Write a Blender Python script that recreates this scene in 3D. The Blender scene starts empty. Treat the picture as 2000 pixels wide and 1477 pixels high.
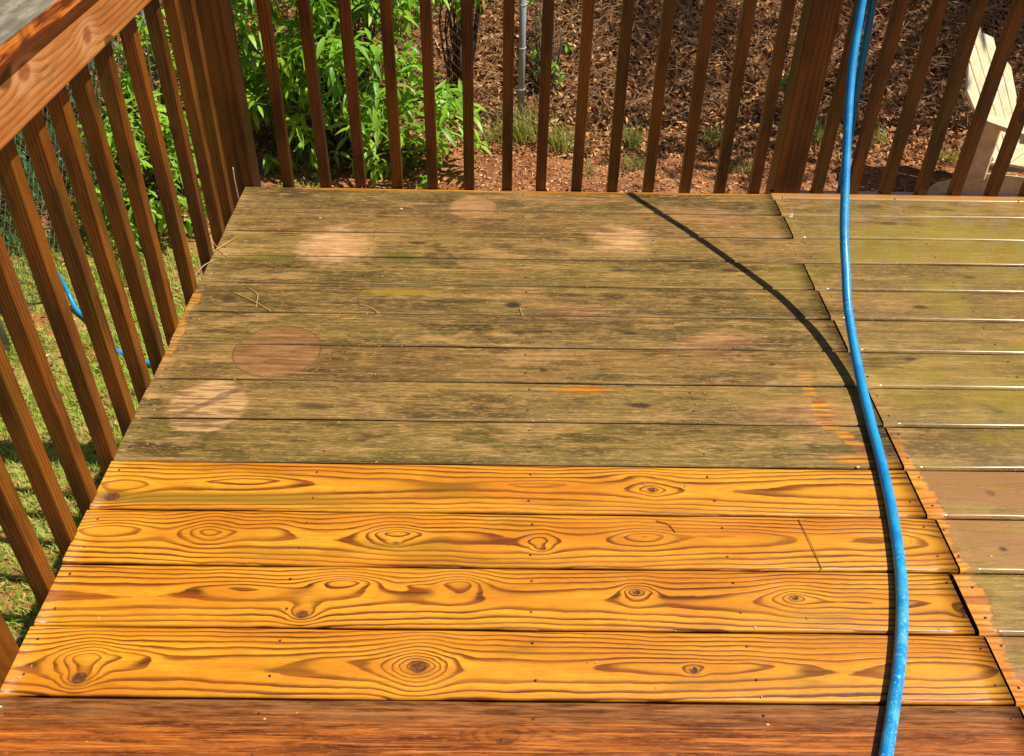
import bpy, math, random
import numpy as np
from mathutils import Vector, Matrix
random.seed(7); rng = np.random.default_rng(11)
scene = bpy.context.scene
COL = scene.collection

# ------------------------------------------------------------------ camera
cd = bpy.data.cameras.new('camera'); cam = bpy.data.objects.new('camera', cd); COL.objects.link(cam)
cam.matrix_world = Matrix(((0.9999, -0.0125, -0.0096, 0.8372), (0.0002, 0.6203, -0.7843, -0.8917),
                           (0.0158, 0.7842, 0.6203, 1.3956), (0, 0, 0, 1)))
cd.sensor_width = 36.0; cd.lens = 36.0*1817.38/2000.0; cd.clip_start = 0.02; cd.clip_end = 1000
scene.camera = cam

# ------------------------------------------------------------------ light
SUN = Vector((1.0, -0.11, 1.6)).normalized()
ELEV = math.asin(SUN.z); AZ = math.atan2(SUN.x, SUN.y)
w = bpy.data.worlds.new("World"); scene.world = w; w.use_nodes = True
wn = w.node_tree.nodes; wl = w.node_tree.links
sky = wn.new('ShaderNodeTexSky'); sky.sky_type = 'NISHITA'; sky.sun_disc = False
sky.sun_elevation = ELEV; sky.sun_rotation = AZ; sky.altitude = 200; sky.dust_density = 1.5
wn['Background'].inputs['Strength'].default_value = 0.05
wl.new(sky.outputs[0], wn['Background'].inputs['Color'])
sl = bpy.data.lights.new('sun', 'SUN'); sl.energy = 5.0; sl.angle = math.radians(0.5); sl.color = (1.0, 0.93, 0.82)
so = bpy.data.objects.new('sun', sl); COL.objects.link(so)
so.rotation_euler = SUN.to_track_quat('Z', 'Y').to_euler()
scene.view_settings.view_transform = 'Standard'; scene.view_settings.look = 'None'
scene.view_settings.exposure = 0.34; scene.view_settings.gamma = 1.0
scene.view_settings.use_curve_mapping = False

GZ = -1.35            # yard level; the deck surface is z = 0
PW = 0.143            # deck board pitch
SEAM = 1.713
YB = 13*PW            # back edge of the deck

# ------------------------------------------------------------------ shader expression helper
class N:
    """tiny expression layer over shader nodes"""
    nt = None
    def __init__(s, v): s.v = v
    @staticmethod
    def m(op, *a, clamp=False):
        if all(not isinstance(x, N) for x in a) and op == 'X': return a[0]
        n = N.nt.nodes.new('ShaderNodeMath'); n.operation = op; n.use_clamp = clamp
        for i, x in enumerate(a):
            if isinstance(x, N): N.nt.links.new(x.v, n.inputs[i])
            else: n.inputs[i].default_value = float(x)
        return N(n.outputs[0])
    def __add__(a, b): return N.m('ADD', a, b)
    __radd__ = __add__
    def __sub__(a, b): return N.m('SUBTRACT', a, b)
    def __rsub__(a, b): return N.m('SUBTRACT', b, a)
    def __mul__(a, b): return N.m('MULTIPLY', a, b)
    __rmul__ = __mul__
    def __truediv__(a, b): return N.m('DIVIDE', a, b)
    def __neg__(a): return N.m('MULTIPLY', a, -1)
def fract(a): return N.m('FRACT', a)
def exp_(a): return N.m('EXPONENT', a)
def sqrt_(a): return N.m('SQRT', a)
def abs_(a): return N.m('ABSOLUTE', a)
def mx(a, b): return N.m('MAXIMUM', a, b)
def mn(a, b): return N.m('MINIMUM', a, b)
def clamp01(a): return N.m('ADD', a, 0.0, clamp=True)
def sstep(lo, hi, x, o0=0., o1=1.):
    n = N.nt.nodes.new('ShaderNodeMapRange'); n.interpolation_type = 'SMOOTHSTEP'
    N.nt.links.new(x.v, n.inputs[0])
    n.inputs[1].default_value = lo; n.inputs[2].default_value = hi
    n.inputs[3].default_value = o0; n.inputs[4].default_value = o1
    return N(n.outputs[0])
def vec(x, y, z=0.):
    n = N.nt.nodes.new('ShaderNodeCombineXYZ')
    for i, a in enumerate((x, y, z)):
        if isinstance(a, N): N.nt.links.new(a.v, n.inputs[i])
        else: n.inputs[i].default_value = a
    return N(n.outputs[0])
def sep(v):
    n = N.nt.nodes.new('ShaderNodeSeparateXYZ'); N.nt.links.new(v.v, n.inputs[0])
    return N(n.outputs[0]), N(n.outputs[1]), N(n.outputs[2])
def noise(v, sc=1., det=2., rough=.5, dist=0.):
    n = N.nt.nodes.new('ShaderNodeTexNoise'); N.nt.links.new(v.v, n.inputs['Vector'])
    n.inputs['Scale'].default_value = sc; n.inputs['Detail'].default_value = det
    n.inputs['Roughness'].default_value = rough; n.inputs['Distortion'].default_value = dist
    return N(n.outputs['Fac'])
def mixc(f, a, b):
    n = N.nt.nodes.new('ShaderNodeMix'); n.data_type = 'RGBA'
    if isinstance(f, N): N.nt.links.new(f.v, n.inputs[0])
    else: n.inputs[0].default_value = f
    for k, x in ((6, a), (7, b)):
        if isinstance(x, N): N.nt.links.new(x.v, n.inputs[k])
        else: n.inputs[k].default_value = (*x, 1)
    return N(n.outputs[2])
def geo_pos():
    n = N.nt.nodes.new('ShaderNodeNewGeometry'); return N(n.outputs['Position'])
def obj_co():
    n = N.nt.nodes.new('ShaderNodeTexCoord'); return N(n.outputs['Object'])
def obj_rand():
    n = N.nt.nodes.new('ShaderNodeObjectInfo'); return N(n.outputs['Random'])
def new_mat(name):
    m = bpy.data.materials.new(name); m.use_nodes = True; N.nt = m.node_tree
    return m
def finish(m, color, rough=.6, bump=None, bstr=.3, bdist=.002, spec=.5, coat=None, trans=None):
    nt = m.node_tree; b = nt.nodes['Principled BSDF']
    def setv(k, v):
        if isinstance(v, N): nt.links.new(v.v, b.inputs[k])
        elif isinstance(v, tuple): b.inputs[k].default_value = (*v, 1)
        else: b.inputs[k].default_value = v
    setv('Base Color', color); setv('Roughness', rough); setv('Specular IOR Level', spec)
    if coat is not None: setv('Coat Weight', coat); b.inputs['Coat Roughness'].default_value = .15
    if bump is not None:
        bn = nt.nodes.new('ShaderNodeBump'); bn.inputs['Strength'].default_value = bstr
        bn.inputs['Distance'].default_value = bdist
        nt.links.new(bump.v, bn.inputs['Height']); nt.links.new(bn.outputs[0], b.inputs['Normal'])
    if trans is not None:
        t = nt.nodes.new('ShaderNodeBsdfTranslucent')
        if isinstance(trans, N): nt.links.new(trans.v, t.inputs[0])
        ms = nt.nodes.new('ShaderNodeMixShader'); ms.inputs[0].default_value = .38
        nt.links.new(b.outputs[0], ms.inputs[1]); nt.links.new(t.outputs[0], ms.inputs[2])
        nt.links.new(ms.outputs[0], nt.nodes['Material Output'].inputs[0])
    return m
def lin(r, g, b):     # sRGB 0-255 to linear
    f = lambda c: ((c/255+.055)/1.055)**2.4 if c > 10 else c/255/12.92
    return (f(r), f(g), f(b))

# ------------------------------------------------------------------ deck board material
# pots: clean rings left by flower pots (x, y, r, kind)
POTS = [(.273, .97, .108, 0), (.155, .755, .095, 1), (.735, 1.735, .075, 2), (.345, 1.49, .105, 3), (1.185, 1.545, .085, 3)]
DARK = lambda c: tuple(x for x in c)
def board_mat(name, row, right, bumps, knots, kind):
    """kind: 'clean' (washed board), 'old' (mossy), 'front' (dark wet board nearest the camera)"""
    m = new_mat(name); seed = row*3.17 + (41.3 if right else 0.)
    yc = (row+.5)*PW; hw = .0695
    P = geo_pos(); X, Y, Z = sep(P)
    V = (Y - yc)*(1/hw)
    wv = noise(vec(X*3., V*.5, seed), 1, 2)
    wv2 = noise(vec(X*14., V*2.0, seed+3), 1, 2)
    Xw = X + (wv2-.5)*.03; Vw = V + (wv-.5)*.30 + (wv2-.5)*.10
    vc = random.uniform(-.25, .25)
    q = (Vw-vc)*(Vw-vc)
    slope = {0: 1.9, 1: -1.6, 2: 2.4, 3: -2.2}.get(row, random.choice((-2., 2.)))
    F = q*2.4 + sqrt_(q+.015)*1.6 + abs_(X-.85)*slope + noise(vec(X*1.5, seed, 0.), 1, 1)*1.0 + noise(vec(X*3., V*.8, seed), 1, 2)*.5 \
        + noise(vec(X*22., V*5., seed+9), 1, 2)*.14 + noise(vec(X*60., V*14., seed+9), 1, 2)*.05
    for (bx, by, g, sx, sv) in bumps:
        a = (Xw-bx)*(1/sx); b = (Vw-(by-yc)/hw)*(1/sv)
        F = F - exp_(-(a*a+sqrt_(b*b+.03)*1.1))*(g*1.35)
    for (kx, ky, rx, ry, dd) in (knots if (kind != 'old' and not right) else []):
        a = (Xw-kx)*(1/(rx*2.6)); b = (Y-ky)*(1/(ry*2.2)); F = F - exp_(-(a*a+b*b))*1.0
    fr = fract(F*1.08)
    wd = noise(vec(X*5., V*3., seed+20), 1, 2)
    ring = sstep(.0, .34, fr-.46-(wd-.5)*.5)*sstep(.92, .99, fr, 1., 0.)
    fiber = noise(vec(X*9., Y*420., seed), 1, 3, .65)
    fiber2 = noise(vec(X*3., Y*110., seed+2), 1, 2, .6)
    big = noise(vec(X*2.2, V*.9, seed+5), 1, 3)
    n2r = noise(vec(X*9., Y*90., seed+1), 1, 4, .7)
    # clean pine colours
    early = mixc(sstep(.35, .68, big), lin(224, 156, 38), lin(200, 120, 22))
    early = mixc(sstep(.42, .75, fiber)*.45, early, lin(150, 84, 18))
    early = mixc(sstep(.48, .62, noise(vec(X*12., Y*46., seed+6), 1, 4, .65))*.32, early, lin(172, 98, 16))
    late = mixc(sstep(.3, .7, fiber2), lin(72, 30, 3), lin(138, 66, 8))
    pore = noise(vec(X*40., Y*700., seed+1), 1, 3, .7)
    early = mixc(sstep(.54, .68, pore)*.20, early, lin(226, 166, 66))
    early = mixc(sstep(.48, .36, pore)*.30, early, lin(142, 80, 18))
    early = mixc(sstep(.22, .46, fr)*.35, early, lin(176, 122, 22))
    late = mixc(sstep(.52, .66, pore)*.25, late, lin(176, 104, 40))
    rstr = sstep(.25, .6, noise(vec(X*2.4, V*1.4, seed+8), 1, 2), .55, .95)
    clean = mixc(ring*rstr, early, late)
    if right: clean = mixc(.38, clean, mixc(sstep(.4, .6, n2r), lin(214, 150, 84), lin(186, 112, 48)))
    oliv = sstep(.56, .72, noise(vec(X*3.2, V*1.1, seed+12), 1, 4, .6))
    clean = mixc(oliv*sstep(.2, .8, fiber2, .15, .6), clean, lin(112, 88, 12))
    if row == 3 and not right:
        e = sstep(-.30, -.95, V)*0 + sstep(-.25, -.45, V)*sstep(-.85, -.7, V)*sstep(.75, .3, X)
        clean = mixc(e*.8, clean, lin(132, 100, 24))
    # dirty colours
    n1 = noise(vec(X*3.2, Y*11., 1.7+seed*.13), 1, 5, .62)
    n2 = noise(vec(X*9., Y*90., seed), 1, 5, .7)
    n3 = noise(vec(X*46., Y*330., seed+4), 1, 4, .75)
    n4 = noise(vec(X*15., Y*24., 4.), 1, 6, .72)
    n5 = noise(vec(X*1.1, Y*2.0, 9.3), 1, 2, .5)
    n6 = noise(vec(X*130., Y*170., 7.), 1, 3, .7)
    tone = [(140, 110, 60), (92, 76, 38), (126, 86, 50), (100, 90, 36), (82, 64, 36)][(row*2+(1 if right else 0)) % 5]
    dk = mixc(sstep(.40, .58, n1), lin(78, 59, 27), lin(132, 103, 54))
    dk = mixc(.36, dk, lin(*tone))
    dk = mixc(sstep(.50, .60, noise(vec(X*2.6, Y*8., 51.), 1, 4, .6))*.30, dk, lin(110, 98, 40))
    dk = mixc(sstep(.54, .62, noise(vec(X*3.4, Y*14., 61.), 1, 5, .65))*.70, dk, lin(50, 36, 12))
    dk = mixc(sstep(.55, .63, noise(vec(X*3.0, Y*12., 71.), 1, 5, .65))*.62, dk, lin(178, 138, 84))
    dk = mixc(sstep(.52, .62, n4)*.38, dk, lin(168, 128, 74))
    dk = mixc(sstep(.52, .67, n2)*.46, dk, lin(184, 142, 74))
    n7 = noise(vec(X*2.2, Y*150., seed+14), 1, 4, .6)
    dk = mixc(sstep(.55, .66, n7)*.40, dk, lin(176, 136, 70))
    dk = mixc(sstep(.45, .35, n7)*.45, dk, lin(64, 46, 24))
    dk = mixc(sstep(.47, .30, n2)*.42, dk, lin(62, 46, 22))
    dk = mixc(sstep(.42, .33, n4)*.42, dk, lin(62, 50, 26))
    dk = mixc(ring*.30, dk, lin(66, 46, 16))
    dk = mixc(sstep(.53, .67, n3)*.50, dk, lin(204, 164, 96))
    dk = mixc(sstep(.47, .32, n3)*.50, dk, lin(44, 34, 16))
    dk = mixc(sstep(.62, .72, n6)*.25, dk, lin(206, 172, 116))
    dk = mixc(sstep(.38, .30, n6)*.20, dk, lin(44, 36, 18))
    dk = mixc(sstep(.58, .70, noise(vec(X*1.7, Y*3.1, 77.), 1, 3, .55))*.45, dk, mixc(sstep(.4, .6, n2), lin(150, 98, 58), lin(206, 152, 100)))
    dk = mixc(sstep(-.955, -.99, V)*.55, dk, lin(186, 146, 98))  # thin highlight painted along the near edge
    dk = mixc(sstep(.915, .965, V+(n2-.5)*.05)*.92, dk, lin(34, 26, 12))  # shade of the gap painted onto the far edge
    # moss: strong on the right-hand boards, faint patches elsewhere
    moss = sstep(.45, .60, noise(vec(X*3.0, Y*4.2, 21.), 1, 3, .6))
    rightness = sstep(1.45, 2.1, X)
    dk = mixc(moss*(rightness*.66+.08)*sstep(.70, .42, n3), dk, lin(138, 124, 18))
    dk = mixc(rightness*.22, dk, lin(176, 142, 60))
    if right and row in (0, 2, 3): dk = mixc(sstep(.36, .54, noise(vec(X*2.5, Y*20., 3.), 1, 3))*.75, dk, lin(156, 106, 64))
    def spot(cx, cy, rx, ry, soft=.6):
        a = (X-cx + (n4-.5)*rx*.7)*(1/rx); b = (Y-cy + (n4-.5)*ry*.7)*(1/ry)
        return sstep(1., 1.-soft, sqrt_(a*a+b*b))
    if kind == 'old' and not right:
        for (cx, cy, r, k) in POTS:
            if abs(yc-cy) > r+.09: continue
            dx = X-cx; dy = Y-cy
            d = sqrt_(dx*dx+dy*dy)*(1/r)
            if k == 0:
                dk = mixc(sstep(1.0, .955, d+(n4-.5)*.10)*sstep(.30, .50, n4, .35, .72), dk, mixc(sstep(.35, .7, n2), lin(112, 72, 40), lin(160, 112, 72)))
                dk = mixc(sstep(.955, .985, d)*sstep(1.03, 1.0, d)*.6*sstep(.42, .56, n4), dk, lin(78, 62, 26))
            elif k == 1:
                mk = sstep(1.05, .86, d+(n4-.5)*.55)
                dk = mixc(mk*.68, dk, mixc(sstep(.42, .58, n2), lin(132, 92, 58), lin(206, 164, 112)))
                st = sstep(.20, .09, abs_((dx-dy*1.15)*(1/r)+.15)+(n4-.5)*.5)*mk*sstep(-.55, -.2, dy*(1/r))
                dk = mixc(st*.6, dk, lin(92, 66, 50))
            elif k == 2:
                dk = mixc(sstep(1.05, .88, d+(n4-.5)*.35)*.6, dk, mixc(sstep(.35, .7, n2), lin(152, 104, 64), lin(196, 146, 94)))
            else:
                mk = sstep(1.35, .45, d+(n4-.5)*2.2+(n1-.5)*1.0)
                dk = mixc(mk*.78, dk, mixc(sstep(.35, .65, n2), lin(170, 118, 72), lin(214, 172, 118)))
        for (cx, cy, rx, ry, c, s) in [(.535, 1.43, .07, .04, (86, 84, 16), .75), (.16, 1.42, .10, .035, (104, 96, 30), .5), (.55, 1.245, .16, .018, (150, 122, 30), .7),
                                    (.72, 1.205, .12, .022, (52, 44, 18), .7), (.86, 1.19, .03, .02, (42, 36, 22), .8),
                                    (.71, .96, .0, .0, (0, 0, 0), 0)]:
            if s == 0 or abs(yc-cy) > ry+.09: continue
            dk = mixc(spot(cx, cy, rx, ry)*s, dk, lin(*c))
    for (kx, ky, rx, ry, dd) in knots:
        if kind == 'old' or right:
            a = (Xw-kx)*(1/rx); b = (Y-ky+(n4-.5)*.01)*(1/ry)
            dk = mixc(sstep(1.15, .35, sqrt_(a*a+b*b))*dd, dk, lin(52, 42, 26))
    # which part of the deck has been pressure washed
    edge_n = (noise(vec(X*7., Y*7., 31.), 1, 4, .6)-.5)
    back = sstep(.566, .574, Y + edge_n*.018)
    rmask = sstep(1.738, 1.746, X + edge_n*.09 + (n2-.5)*.06)
    dirt = mx(back, rmask)
    cl = sstep(YB-.022, YB-.014, Y+edge_n*.03)*.8*sstep(.15, .2, X+edge_n*.2)
    cl = mx(cl, sstep(.018, .012, X+edge_n*.07)*sstep(.86, .9, Y)*sstep(1.25, 1.22, Y)*.4)
    cl = mx(cl, sstep(.022, .008, abs_(X-1.578-mx((.72-Y), (.72-Y)*0.)*.75)+edge_n*.13)*sstep(1.0, .74, Y)*sstep(.58, .64, Y)*sstep(.36, .54, n2)*.95)
    cl = mx(cl, sstep(1.735, 1.70, X+edge_n*.05)*sstep(1.62, 1.68, X+edge_n*.1)*sstep(.61, .585, Y+edge_n*.05))
    cl = mx(cl, spot(1.03, .832, .10, .018, .8)*.95)
    cl = mx(cl, spot(1.62, .60, .09, .024, .8)*.9)
    cl = mx(cl, sstep(1.750, 1.738, X+edge_n*.10+(n2-.5)*.06)*sstep(1.70, 1.72, X)*sstep(.70, .60, Y+edge_n*.1)*.85)
    if right and row == 13: cl = mx(cl, sstep(.2, .8, V)*.7*sstep(1.86, 1.80, X+edge_n*.2))
    dirt = dirt*(1.-clamp01(cl))
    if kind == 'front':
        clean = mixc(ring*.5, lin(154, 82, 24), lin(84, 42, 14))
        clean = mixc(sstep(.42, .62, noise(vec(X*3., Y*30., 5.), 1, 4, .6)), clean, lin(104, 50, 14))
        clean = mixc(sstep(.50, .62, noise(vec(X*3.5, Y*95., 8.), 1, 5, .7))*.8, clean, lin(196, 116, 44))
        f1 = noise(vec(X*6., Y*330., 12.), 1, 4, .7)
        clean = mixc(sstep(.48, .36, f1)*.6, clean, lin(58, 24, 8)); clean = mixc(sstep(.53, .64, f1)*.5, clean, lin(214, 130, 62))
        clean = mixc(sstep(.47, .36, n2)*.55, clean, lin(48, 20, 8))
        clean = mixc(sstep(.52, .66, n3)*.45, clean, lin(190, 116, 66))
        sky_sheen = sstep(.0, .8, V + (n4-.5)*1.3)  # sky reflection towards the far edge, painted into the board colour
        clean = mixc(sky_sheen*.6, clean, mixc(sstep(.4, .62, n2), lin(72, 46, 24), lin(140, 100, 60)))
    gn = N.nt.nodes.new('ShaderNodeNewGeometry'); nxx, nyy, nzz = sep(N(gn.outputs['True Normal']))
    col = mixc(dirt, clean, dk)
    col = mixc(sstep(.6, .9, abs_(nxx)), col, lin(46, 26, 12))     # darker end grain, also painting the shade inside the seam gap
    hump = ring*(-.5)+fiber*.5
    gloss_n = noise(vec(X*5., Y*9., 2.), 1, 3)
    for (kx, ky, rx, ry, dd) in knots:
        if kind != 'old' and not right:
            a = (X-kx+(wv2-.5)*.006)*(1/rx); b = (Y-ky+(n4-.5)*.008)*(1/ry)
            d = sqrt_(a*a+b*b)
            kcol = mixc(sstep(.35, .65, noise(vec(X*160., Y*160., seed), 1, 4, .7)), lin(48, 26, 14), lin(122, 72, 40))
            col = mixc(sstep(2.6, 1.0, d)*.45*dd, col, lin(120, 66, 18))
            col = mixc(sstep(1.1, .85, d)*dd, col, kcol)
            col = mixc(sstep(1.25, 1.05, d)*sstep(.85, 1.0, d)*.6*dd, col, lin(52, 26, 8))
            hump = hump - sstep(1.1, .6, d)*1.2
    wet = sstep(.40, .62, gloss_n)
    rough_clean = sstep(0., 1., fiber, .30, .46)
    rough = rough_clean*(1.-dirt) + dirt*sstep(0., 1., n2, .42, .72)
    if kind == 'front': rough = sstep(0., 1., fiber, .18, .42)
    h = hump*.8 + dirt*(n2*1.6+n3*1.2+n4*.9)
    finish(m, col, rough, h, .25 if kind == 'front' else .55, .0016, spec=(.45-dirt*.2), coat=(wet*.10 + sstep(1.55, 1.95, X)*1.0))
    return m

# ------------------------------------------------------------------ railing wood (solid 3D growth rings)
def rail_wood(name, axis, cols, rough=.42, scale=1., moss=0., rc=.55, knots=()):
    m = new_mat(name)
    co = obj_co(); x, y, z = sep(co); r = obj_rand()
    if axis == 'x': L, A, B = x, y, z
    elif axis == 'y': L, A, B = y, x, z
    else: L, A, B = z, x, y
    L2 = L + r*37.
    w1 = noise(vec(L2*2.2, A*6., B*6.), 1, 2); w2 = noise(vec(L2*9., A*25., B*25.), 1, 2)
    a = A + .03 + r*.02 + (w1-.5)*.035 + (w2-.5)*.004; b = B - .045 + (w1-.5)*.03
    F = sqrt_(a*a+b*b)*(190.*scale) + (w1-.5)*1.2
    for (kl, kb, g) in knots:
        u = (L-kl+(w2-.5)*.02)*(1/.05); v = (B-kb)*(1/.028); F = F + exp_(-(u*u+v*v))*g
    fr = fract(F); ring = sstep(.35, .8, fr)*sstep(.9, 1., fr, 1., 0.)
    fib = noise(vec(L2*12., A*500., B*500.), 1, 3, .65)
    big = noise(vec(L2*3.5, A*12., B*12.), 1, 3)
    c = mixc(sstep(.35, .68, big), lin(*cols[0]), lin(*cols[1]))
    c = mixc(ring*rc, c, lin(*cols[2]))
    c = mixc(sstep(.45, .75, fib)*.35, c, lin(*cols[3]))
    c = mixc(sstep(.58, .74, noise(vec(L2*4., A*20., B*20.+5.), 1, 4, .65))*.75, c, lin(*cols[4]))
    c = mixc(fract(r*9.7)*.45, c, lin(*cols[2]))
    if moss: c = mixc(sstep(.5, .66, noise(vec(L2*5., A*40., B*40.+9.), 1, 3))*moss, c, lin(110, 92, 12))
    for (kl, kb, g) in knots:
        u = (L-kl+(w2-.5)*.01)*(1/.030); v = (B-kb+(w2-.5)*.01)*(1/.020); d = sqrt_(u*u+v*v)
        c = mixc(sstep(2.2, .8, d)*.3, c, lin(226, 176, 130)); c = mixc(sstep(.9, .4, d+(big-.5))*.75, c, lin(140, 70, 34))
    # weathered knots
    kn = noise(vec(L2*8., A*14., B*14.), 1, 1)
    c = mixc(sstep(.70, .76, kn)*.7, c, lin(46, 22, 10))
    finish(m, c, sstep(0., 1., fib, rough-.1, rough+.14), ring*(-.5)+fib*.9, .5, .0014, spec=.35, coat=.14)
    return m
BAL_COLS = [(148, 82, 18), (72, 36, 7), (28, 12, 2), (206, 132, 52), (22, 12, 4)]
M_bal = rail_wood('baluster_wood', 'z', BAL_COLS, moss=.25)
M_post = rail_wood('post_wood', 'z', [(136, 76, 12), (90, 44, 7), (48, 22, 3), (158, 88, 22), (36, 20, 6)], scale=.6)
M_post_dark = rail_wood('dark_post_wood', 'z', [(146, 82, 18), (62, 31, 7), (18, 9, 2), (170, 100, 32), (20, 11, 3)], scale=.35)
M_rail_y = rail_wood('side_rail_wood', 'y', [(208, 144, 80), (178, 104, 46), (122, 62, 24), (232, 184, 126), (112, 76, 46)], rough=.36, scale=.5, rc=.5, knots=((.33, .018, 1.2), (.60, -.012, 1.6)))
M_rail_x = rail_wood('back_rail_wood', 'x', [(190, 120, 60), (168, 92, 38), (130, 66, 26), (200, 140, 90), (120, 90, 66)], scale=.6)
M_frame = rail_wood('frame_wood', 'x', [(120, 80, 44), (96, 62, 30), (70, 42, 20), (130, 96, 60), (70, 60, 44)])

def cap_mat():
    m = new_mat('cap_board_wood')
    P = geo_pos(); X, Y, Z = sep(P)
    n1 = noise(vec(X*60., Y*6., Z*60.), 1, 4, .6); n2 = noise(vec(X*14., Y*9., 0.), 1, 4, .65)
    n3 = noise(vec(X*40., Y*40., 3.), 1, 4, .7)
    top = mixc(sstep(.35, .65, n1), lin(112, 104, 88), lin(152, 142, 120))
    top = mixc(sstep(.5, .62, n2)*.6, top, lin(92, 90, 66))
    top = mixc(sstep(.60, .70, n3)*.75, top, lin(52, 46, 42))
    side = mixc(sstep(.40, .60, noise(vec(X*10., Y*7., Z*70.), 1, 4, .6, .6)), lin(104, 44, 16), lin(206, 122, 40))
    side = mixc(sstep(.52, .70, n2)*.8, side, lin(66, 34, 22))
    t = sstep(.894, .899, Z + (n3-.5)*.006)
    finish(m, mixc(t, side, top), .5, n1, .5, .002)
    return m
M_cap = cap_mat()

# ------------------------------------------------------------------ mesh helpers
def tag(o, label=None, cat=None, group=None, kind=None):
    if label: o['label'] = label
    if cat: o['category'] = cat
    if group: o['group'] = group
    if kind: o['kind'] = kind
    return o
def mesh_obj(name, V, F, mat, parent=None, smooth=False, loc=(0, 0, 0)):
    me = bpy.data.meshes.new(name)
    if isinstance(F, np.ndarray): F = (F,)
    if isinstance(F, tuple):       # numpy fast path: a tuple of (n, k) index arrays
        V = np.asarray(V, np.float32); me.vertices.add(len(V)); me.vertices.foreach_set('co', V.ravel())
        tot = np.concatenate([np.full(len(f), f.shape[1], np.int32) for f in F])
        idx = np.concatenate([f.ravel() for f in F]).astype(np.int32)
        me.loops.add(len(idx)); me.loops.foreach_set('vertex_index', idx)
        me.polygons.add(len(tot)); me.polygons.foreach_set('loop_start', np.concatenate([[0], np.cumsum(tot)[:-1]]).astype(np.int32))
        me.update(calc_edges=True)
    else:
        me.from_pydata([tuple(v) for v in V], [], F); me.update()
    if smooth: me.polygons.foreach_set('use_smooth', [True]*len(me.polygons))
    if mat: me.materials.append(mat)
    o = bpy.data.objects.new(name, me); COL.objects.link(o); o.location = loc
    if parent: o.parent = parent
    return o
def empty(name, loc=(0, 0, 0), rz=0.):
    o = bpy.data.objects.new(name, None); o.empty_display_size = .1; COL.objects.link(o)
    o.location = loc; o.rotation_euler = (0, 0, rz); return o
def box_data(x0, x1, y0, y1, z0, z1, r=0., axis='z', seg=2):
    """box, its four long edges (along axis) rounded with radius r"""
    if axis == 'z': a0, a1, b0, b1, l0, l1 = x0, x1, y0, y1, z0, z1
    elif axis == 'x': a0, a1, b0, b1, l0, l1 = y0, y1, z0, z1, x0, x1
    else: a0, a1, b0, b1, l0, l1 = z0, z1, x0, x1, y0, y1
    prof = []
    if r > 0:
        for cx, cy, s in ((a1-r, b0+r, -90), (a1-r, b1-r, 0), (a0+r, b1-r, 90), (a0+r, b0+r, 180)):
            for k in range(seg+1):
                t = math.radians(s+90*k/seg); prof.append((cx+r*math.cos(t), cy+r*math.sin(t)))
    else: prof = [(a1, b0), (a1, b1), (a0, b1), (a0, b0)]
    n = len(prof); V = []
    for l in (l0, l1):
        for a, b in prof:
            V.append({'z': (a, b, l), 'x': (l, a, b), 'y': (b, l, a)}[axis])
    F = [[i, (i+1) % n, n+(i+1) % n, n+i] for i in range(n)] + [list(range(n))[::-1], list(range(n, 2*n))]
    return V, F
def box(name, *a, mat=None, parent=None, **k):
    V, F = box_data(*a, **k); return mesh_obj(name, V, F, mat, parent)
def join(parts):
    V = []; F = []
    for v, f in parts:
        o = len(V); V += [tuple(p) for p in v]; F += [[i+o for i in q] for q in f]
    return V, F
def tube(pts, rad, seg=12, cap=True):
    pts = [Vector(p) for p in pts]; n = len(pts)
    rads = rad if isinstance(rad, (list, tuple)) else [rad]*n
    V = []; F = []; up = Vector((0, 0, 1)); prev = None
    for i, p in enumerate(pts):
        t = (pts[min(i+1, n-1)]-pts[max(i-1, 0)]).normalized()
        if prev is None:
            a = t.orthogonal().normalized()
        else: a = (prev - t*prev.dot(t)).normalized()
        prev = a; b = t.cross(a)
        for k in range(seg):
            th = 2*math.pi*k/seg; V.append(p+(a*math.cos(th)+b*math.sin(th))*rads[i])
    for i in range(n-1):
        for k in range(seg):
            F.append([i*seg+k, i*seg+(k+1) % seg, (i+1)*seg+(k+1) % seg, (i+1)*seg+k])
    if cap: F += [list(range(seg))[::-1], [(n-1)*seg+k for k in range(seg)]]
    return V, F
def spline(P, per=8):
    P = [Vector(p) for p in P]; Q = [P[0]*2-P[1]]+P+[P[-1]*2-P[-2]]; out = []
    for i in range(1, len(Q)-2):
        p0, p1, p2, p3 = Q[i-1:i+3]
        for k in range(per):
            t = k/per
            out.append(.5*((2*p1)+(p2-p0)*t+(2*p0-5*p1+4*p2-p3)*t*t+(3*p1-p0-3*p2+p3)*t**3))
    out.append(P[-1]); return out
def vnoise(x, y, seed=0):
    xi = np.floor(x).astype(int); yi = np.floor(y).astype(int); fx = x-xi; fy = y-yi
    fx = fx*fx*(3-2*fx); fy = fy*fy*(3-2*fy)
    def h(a, b):
        v = np.sin(a*127.1+b*311.7+seed*74.7)*43758.5453; return v-np.floor(v)
    return (h(xi, yi)*(1-fx)+h(xi+1, yi)*fx)*(1-fy)+(h(xi, yi+1)*(1-fx)+h(xi+1, yi+1)*fx)*fy
def fbm(x, y, seed=0, o=4):
    s = 0; a = .5
    for k in range(o): s = s+a*vnoise(x*2**k, y*2**k, seed+k); a *= .5
    return s

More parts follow.
